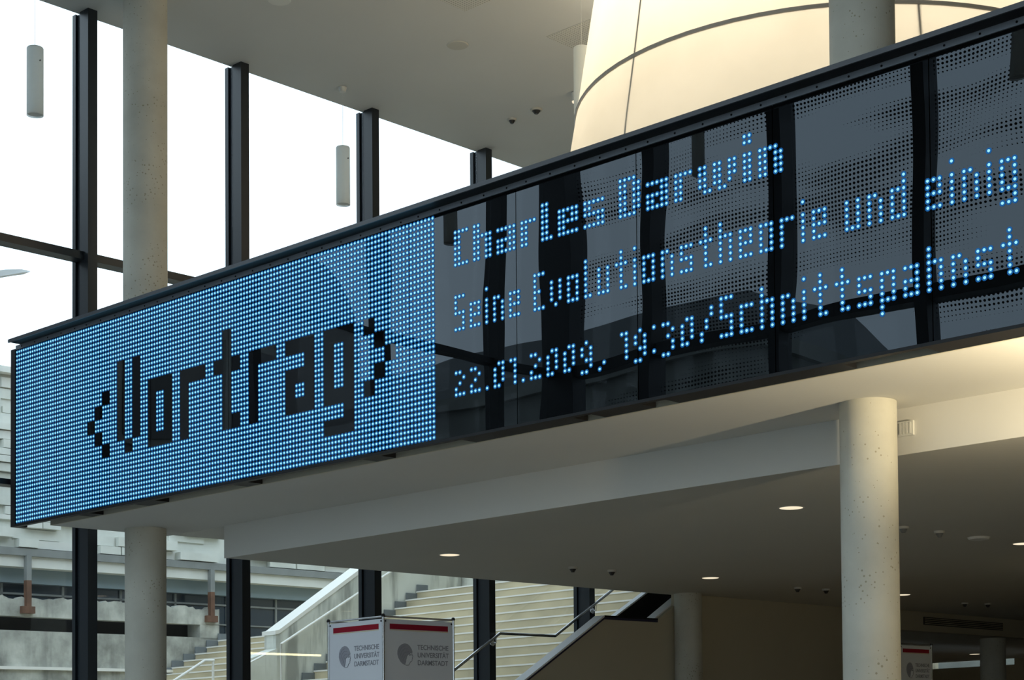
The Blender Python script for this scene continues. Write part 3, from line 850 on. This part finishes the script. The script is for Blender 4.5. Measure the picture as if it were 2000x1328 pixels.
def banner_tower(a0, a1, b0, b1, top, label, simple=False):
    t = thing('banner_tower', P((a0 + a1) / 2, (b0 + b1) / 2, 0), label, 'display stand', 'printed banner towers')
    faces = [((a0, b0), AV, a1 - a0, -BV), ((a1, b0), BV, b1 - b0, AV)]
    for (ca, cb), U, wd, N in faces:
        o = P(ca, cb, 0)
        def q(u, z, off): return o + U * u + ZV * z + N * off
        def slab(u0, u1, z0, z1, f0, f1, name, mat, par=t):
            return MB().hexa([q(u0, z0, f0), q(u1, z0, f0), q(u1, z0, f1), q(u0, z0, f1), q(u0, z1, f0), q(u1, z1, f0), q(u1, z1, f1), q(u0, z1, f1)]).build(name, mat, par)
        cl = slab(0.012, wd - 0.012, 0.05, top - 0.03, -0.006, 0.0, 'banner', 'banner_cloth')
        slab(0.09 * wd, 0.92 * wd, top - 0.135, top - 0.078, 0.0, 0.002, 'red_bar', 'banner_red', cl)
        slab(0.09 * wd, 0.92 * wd, top - 0.147, top - 0.139, 0.0, 0.002, 'gold_line', 'banner_gold', cl)
        hx, hz, hw, hh = 0.185 * wd, top - 0.512, 0.225 * wd, 0.232
        for nm, poly, mt in (('emblem_head', HELMET, 'banner_print_soft'),):
            nn = len(poly)
            vs = [q(hx + x * hw, hz + z * hh, 0.0005) for x, z in poly] + [q(hx + x * hw, hz + z * hh, 0.002) for x, z in poly]
            MB().add(vs, [tuple(range(nn - 1, -1, -1)), tuple(range(nn, 2 * nn))] + [(i, (i + 1) % nn, nn + (i + 1) % nn, nn + i) for i in range(nn)]).build(nm, mt, cl)
        fpts = [q(hx + x * hw, hz + z * hh, 0.0022) for x, z in FACE]
        MB().tube(fpts, 0.0032, 5, closed=True).build('emblem_face', 'banner_print', cl)
        MB().tube([q(hx + x * hw, hz + z * hh, 0.0022) for x, z in ((0.78, 0.46), (0.86, 0.49), (0.9, 0.47))], 0.005, 5).build('emblem_face', 'banner_print', cl)
        for arc in ([(0.2, 0.4), (0.3, 0.62), (0.48, 0.75), (0.7, 0.74)], [(0.3, 0.3), (0.4, 0.5), (0.55, 0.6), (0.75, 0.62)], [(0.15, 0.6), (0.28, 0.8), (0.5, 0.88)], [(0.38, 0.2), (0.45, 0.35), (0.55, 0.48)]):
            MB().tube([q(hx + x * hw, hz + z * hh, 0.0022) for x, z in arc], 0.0022, 5).build('emblem_line', 'banner_print', cl)
        tm = text_mesh(TXT, 0.1)
        xs = [v.co.x for v in tm.vertices]; ys = [v.co.y for v in tm.vertices]
        x0, x1, y0, y1 = min(xs), max(xs), min(ys), max(ys)
        vs = [q(0.475 * wd + (v.co.x - x0) / (x1 - x0) * 0.455 * wd, top - 0.508 + (v.co.y - y0) / (y1 - y0) * 0.218, 0.0015 + v.co.z) for v in tm.vertices]
        MB().add(vs, [tuple(p.vertices) for p in tm.polygons]).build('lettering', 'banner_print', cl)
        bpy.data.meshes.remove(tm)
        MB().tube([q(0, top - 0.005, -0.008), q(wd, top - 0.005, -0.008)], 0.010, 8).build('top_rod', 'steel', t)
        for u in (0.03, wd - 0.03):
            MB().tube([q(u, top - 0.052, 0.0), q(u, top - 0.052, 0.006)], 0.010, 8).build('eyelet', 'dark_plastic', cl)
    for (ca, cb) in ((a0, b0), (a1, b0), (a1, b1), (a0, b1)):
        MB().lathe(ca, cb, [(0.013, 0), (0.013, top)], 10).build('post', 'steel', t)
        MB().lathe(ca, cb, [(0.018, top - 0.01), (0.022, top + 0.005), (0.012, top + 0.022)], 10).build('corner_knob', 'dark_plastic', t)
    for x in ((a0, b1, a1, b1), (a0, b0, a0, b1)):
        MB().tube([P(x[0], x[1], top - 0.005), P(x[2], x[3], top - 0.005)], 0.010, 8).build('top_rod', 'steel', t)
    # the folding lattice shows through the cloth as two crossed rods
    MB().tube([P(a1 - 0.03, b0 + 0.06, 2.86), P(a1 - 0.03, b1 - 0.06, 1.75)], 0.008, 6).tube([P(a1 - 0.04, b0 + 0.06, 1.75), P(a1 - 0.04, b1 - 0.06, 2.86)], 0.008, 6).build('lattice', 'steel', t)
    return t
banner_tower(4.34, 5.20, 1.14, 2.19, 3.0, 'square white banner tower with red bars and university lettering beside the windows')
banner_tower(4.55, 5.45, 11.36, 12.30, 3.0, 'dim banner tower with a red bar at lower right behind the big column')

# ================================================================== OUTSIDE: GROUND
o = MB().box(-60, -0.5, -80, 60, -0.4, -0.05).box(-0.5, 60, -80, -14.8, -0.4, -0.05).box(-0.5, 14.5, -14.8, -10.4, -0.4, -0.05).build('pavement', 'paving')
struct(o, 'grey outdoor paving')

# ------------------------------------------------------------------ concrete terrace building across the court
cb = thing('concrete_building', P(-12.5, 8, 0), 'weathered concrete terrace building outside the left windows', 'building')
EA = -12.0
MB().box(EA - 6, EA - 0.10, 0, 24, 5.86, 9.30).build('upper_wall', 'board_concrete', cb)
MB().box(EA - 6, EA + 0.15, 0, 24, 9.30, 9.42).build('roof_edge', 'light_wall', cb)
MB().box(EA - 0.6, EA + 0.05, 0, 24, 5.71, 5.86).build('steel_beam', 'grey_steel', cb)
MB().box(EA - 0.5, EA - 0.02, 0, 24, 5.49, 5.71).build('light_band', 'light_wall', cb)
MB().box(EA - 1.2, EA - 0.3, 0, 24, 5.20, 5.49).build('upper_glazing', 'blue_panel', cb)
MB().box(EA - 1.3, EA - 0.5, 0, 24, 3.2, 5.20).build('glazing', 'dark_glazing', cb)
for k in range(17):
    b = 0.2 + k * 1.42
    MB().box(EA - 0.52, EA - 0.46, b, b + 0.05, 3.2, 5.49).build('glazing_bar', 'grey_steel', cb)
MB().box(EA - 0.50, EA - 0.46, 0, 24, 4.98, 5.02).box(EA - 0.50, EA - 0.46, 12.5, 24, 4.55, 4.58).build('glazing_bar', 'grey_steel', cb)
# parapet with a ragged weathered top edge
b = 0.0
top = []
while b < 12.4:
    top.append((b, 4.87 + random.uniform(-0.05, 0.05))); b += random.uniform(0.07, 0.18) if b > 3 else 1.5
poly_top = top + [(12.42, 4.86)]
mpar = MB()
for (b0, z0), (b1, z1) in zip(poly_top, poly_top[1:]):
    mpar.prism_bz([(b0, 4.50), (b1, 4.50), (b1, z1), (b0, z0)], EA - 0.25, EA)
mpar.build('parapet', 'raw_concrete', cb)
MB().box(EA - 1.0, EA - 0.45, 0, 12.0, 4.20, 4.52).build('slot', 'slot_dark', cb)
MB().box(EA - 0.6, EA, 11.9, 12.42, 4.18, 4.52).build('parapet_end', 'raw_concrete', cb)
MB().box(EA - 1.0, EA, 0, 12.42, 3.50, 4.22).build('lower_wall', 'raw_concrete', cb)
MB().box(EA - 1.0, EA + 0.08, 0, 12.42, 3.44, 3.50).build('ledge', 'nosing_white', cb)
MB().box(EA - 1.0, EA + 0.02, 0, 13.0, 0, 3.44).build('base_wall', 'raw_concrete', cb)
for pb in (2.7, 7.55, 12.12):
    MB().box(EA - 0.02, EA + 0.09, pb, pb + 0.11, 4.66, 5.22).build('rusty_post', 'rusty_steel', cb)
    MB().box(EA - 0.02, EA + 0.09, pb, pb + 0.11, 5.22, 5.72).build('grey_post', 'grey_steel', cb)
    MB().box(EA, EA + 0.10, pb - 0.10, pb + 0.19, 4.56, 4.70).build('post_shoe', 'rusty_steel', cb)
# shutter-cast boards of the upper wall
box_me = bpy.data.meshes.new('concrete_board')
bm_v = [AV * x + BV * y + ZV * z for z in (0, 1) for (x, y) in ((0, 0), (1, 0), (1, 1), (0, 1))]
box_me.from_pydata([tuple(v) for v in bm_v], [], [(0, 3, 2, 1), (4, 5, 6, 7), (0, 1, 5, 4), (1, 2, 6, 5), (2, 3, 7, 6), (3, 0, 4, 7)])
for mname in ('board_concrete', 'light_wall', 'grey_steel'): box_me.materials.append(MATS[mname])
z = 5.88; count = 0
while z < 9.2:
    h = random.choice((0.10, 0.14, 0.18, 0.22))
    b = 4.5 + random.uniform(0, 0.5)
    while b < 17.2:
        L = random.uniform(0.35, 1.2)
        d = random.choice((0.0, 0.0, 0.04, 0.08, 0.13, 0.18))
        if d > 0 and count < 290:
            m = MB().box(EA - 0.10, EA - 0.10 + d, b, b + L * 0.94, z, z + h * 0.9)
            m.build('concrete_board', random.choice(('board_concrete', 'board_concrete', 'light_wall')), cb); count += 1
        b += L
    z += h

o = MB().box(-9, 1.7, 33.5, 33.9, -0.05, 7.0).build('dimming_wall', 'old_stone')  # added wall, keeps the bright sky out of the slit window
tag(o, 'dark wall added beyond the far slit window to dim it', 'wall')

# ------------------------------------------------------------------ outdoor stairs
def outdoor_stair(name, label, a0, a1, b_ref, z_ref, rise, run, k0, k1, zigzag_a, skirt_b1):
    t = thing(name, P((a0 + a1) / 2, b_ref, 0), label, 'staircase', 'outdoor stone stairs')
    for k in range(k0, k1):
        b = b_ref + k * run; z = z_ref + k * rise
        if z <= 0: continue
        s = MB().box(a0, a1, b, b + run + 0.02, max(z - rise - 0.3, -0.05), z).build('step', 'travertine', t)
        MB().box(a0, a1, b - 0.012, b + 0.03, z - 0.028, z + 0.002).build('nosing', 'nosing_white', s)
        MB().box(zigzag_a, zigzag_a + 0.02, b, b + run, z, z + 0.15).build('skirting', 'step_skirting', t)
    return t
outdoor_stair('outdoor_stair', 'travertine outdoor stair with white nosings right behind the right hand windows', -8.20, -1.0, 14.13, 4.666, 0.195, 0.325, -24, 3, -8.195, 0)
t2 = outdoor_stair('outdoor_stair', 'lower travertine outdoor stair farther back at lower left', -12.0, -8.62, 11.12, 3.55, 0.155, 0.31, -22, 5, -11.98, 0)
MB().box(-12.4, -8.62, 12.67, 17.0, 3.6, 4.17).build('landing', 'travertine', t2)
tw = thing('terrace_wall', P(-4.5, 16.5, 0), 'pale streaked wall closing the top of the outdoor stair', 'wall')
MB().box(-8.2, -1.0, 15.10, 17.0, 0, 5.05).build('landing', 'travertine', tw)
MB().box(-8.2, -1.0, 16.2, 17.0, 5.05, 8.2).build('wall_body', 'parapet_concrete', tw)
MB().box(-8.2, -1.0, 16.05, 17.05, 8.2, 8.35).build('coping', 'nosing_white', tw)
for k in range(5):
    MB().tube([P(-7.6 + k * 1.5, 16.1, 5.05), P(-7.6 + k * 1.5, 16.1, 6.1)], 0.02, 8).build('post', 'steel', tw)
MB().tube([P(-8.1, 16.1, 6.1), P(-1.1, 16.1, 6.1)], 0.022, 8).build('rail', 'steel', tw)

# parapet wall between the two outdoor stairs
pw = thing('stair_parapet', P(-8.4, 12, 0), 'streaked concrete parapet wall with sloping top beside the outdoor stair', 'wall')
s2 = (5.404 - 4.08) / (13.161 - 10.98)
poly = [(10.88, 0), (10.88, 4.03), (16.9, 4.04 + (16.9 - 10.95) * s2), (16.9, 0)]
MB().prism_bz(poly, -8.58, -8.22).build('wall_body', 'parapet_concrete', pw)
cpn = [(10.85, 4.00), (10.95, 4.02), (16.9, 4.02 + (16.9 - 10.95) * s2), (16.9, 4.14 + (16.9 - 10.95) * s2), (10.95, 4.10), (10.85, 4.08)]
MB().prism_bz(cpn, -8.62, -8.205).build('coping', 'nosing_white', pw)
MB().prism_bz([(9.9, 0), (9.9, 3.42), (10.86, 3.72), (10.86, 0)], -8.52, -8.16).build('newel', 'parapet_concrete', pw)
r2 = thing('outdoor_handrail', P(-8.1, 12, 2.5), 'white outdoor handrail running up along the concrete parapet', 'handrail')
MB().tube([P(-8.10, 10.91, 2.4), P(-8.10, 10.91, 3.805), P(-8.10, 13.066, 4.963), P(-8.10, 16.8, 6.98)], 0.026, 10).build('rail_tube', 'nosing_white', r2, smooth=True)
MB().tube([P(-8.0, 10.0, 2.4), P(-8.0, 10.0, 3.40), P(-8.0, 10.42, 3.58)], 0.024, 10).build('rail_end', 'nosing_white', r2, smooth=True)
for b in (11.8, 13.6, 15.4):
    zz = 3.805 + (b - 10.91) * 0.538
    MB().tube([P(-8.22, b, zz - 0.08), P(-8.10, b, zz)], 0.009, 6).build('bracket', 'nosing_white', r2)
r3 = thing('outdoor_handrail', P(-9, 9.7, 2.2), 'short white outdoor handrail at lower left beside the column', 'handrail')
MB().tube([P(-9.0, 7.4, 2.24), P(-9.0, 9.003, 3.112), P(-9.0, 9.718, 3.504), P(-9.0, 9.945, 3.509)], 0.028, 10).build('rail_tube', 'nosing_white', r3, smooth=True)
MB().tube([P(-9.0, 9.92, 3.50), P(-9.0, 9.92, 0.0)], 0.026, 10).build('post', 'nosing_white', r3)

# street lamp outside the left window
sl_ = thing('street_lamp', P(-6, 2.0, 0), 'curved pale street lamp head outside at the left edge', 'street lamp')
MB().lathe(-6, 2.0, [(0.07, 0), (0.05, 8.9)], 16).build('mast', 'lamp_post', sl_, smooth=True)
hd = MB()
cen = [(2.0, 8.92), (2.5, 9.05), (3.0, 9.22), (3.4, 9.36), (3.7, 9.44), (3.86, 9.46)]
th = [0.05, 0.07, 0.10, 0.09, 0.055, 0.012]
vs = []
for (b, z), h in zip(cen, th):
    vs += [P(-6.12, b, z - h * 0.6), P(-5.88, b, z - h * 0.6), P(-5.9, b, z + h * 0.5), P(-6.1, b, z + h * 0.5)]
fs = [(0, 1, 2, 3)]
for i in range(len(cen) - 1):
    fs += [(4 * i + k, 4 * i + 4 + k, 4 * i + 4 + (k + 1) % 4, 4 * i + (k + 1) % 4) for k in range(4)]
fs.append(tuple(4 * (len(cen) - 1) + k for k in (3, 2, 1, 0)))
hd.add(vs, fs); hd.build('lamp_head', 'lamp_post', sl_)

# ------------------------------------------------------------------ old building opposite (only seen mirrored in the display)
ob = thing('old_building', P(-22, -37, 0), 'dark old stone building seen mirrored in the lower part of the display', 'building')
MB().box(-46, -13.5, -46, -35, -0.05, 15.2).build('wall', 'old_stone', ob)
MB().box(-46.3, -13.2, -46.3, -34.7, 15.2, 15.7).build('cornice', 'old_stone', ob)
MB().box(-46.1, -13.35, -46.1, -34.85, 9.2, 9.5).build('cornice', 'old_stone', ob)
rf = [P(-46, -35, 15.7), P(-13.4, -35, 15.7), P(-13.4, -46, 15.7), P(-46, -46, 15.7), P(-46, -37.5, 18.2), P(-15.5, -37.5, 18.2), P(-15.5, -44, 18.2), P(-46, -44, 18.2)]
MB().hexa(rf).build('roof', 'old_roof', ob)
for k in range(8):
    a = -44.5 + k * 3.9
    for z0, z1 in ((1.5, 5.2), (10.4, 13.4)):
        fr = MB().box(a - 0.25, a + 1.85, -35.0, -34.88, z0 - 0.25, z1 + 0.5).build('window_surround', 'old_stone', ob)
        MB().box(a, a + 1.6, -34.92, -34.86, z0, z1).build('pane', 'old_window', fr)
    arc = [(a + 0.8 + 0.8 * math.cos(t), 7.6 + 0.8 * math.sin(t)) for t in [math.pi * i / 10 for i in range(11)]]
    MB().prism_az([(a + 1.6, 6.0)] + arc + [(a, 6.0)], -35.05, -34.9).build('arch_window', 'old_window', ob)

# ------------------------------------------------------------------ round-cornered hall beside the court (only seen mirrored behind the big word)
hl = thing('round_hall', P(-16, -8, 0), 'dark stone hall with a rounded corner mirrored behind the big word', 'building')
prof = [(-0.5, 0), (-17.0, 0), (-17.0, 12.4), (-16.8, 13.0), (-16.4, 13.4), (-15.8, 13.65), (-14, 13.8), (-0.5, 13.9)]
MB().prism_bz(prof, -24, -12.6).build('wall', 'hall_stone', hl)
for k in range(5):
    b = -14.2 + k * 2.9
    for z0 in (1.2, 5.0, 8.8):
        fr = MB().box(-12.62, -12.5, b - 0.15, b + 1.35, z0 - 0.15, z0 + 2.55).build('window_surround', 'old_stone', hl)
        MB().box(-12.54, -12.46, b, b + 1.2, z0, z0 + 2.4).build('pane', 'old_window', fr)
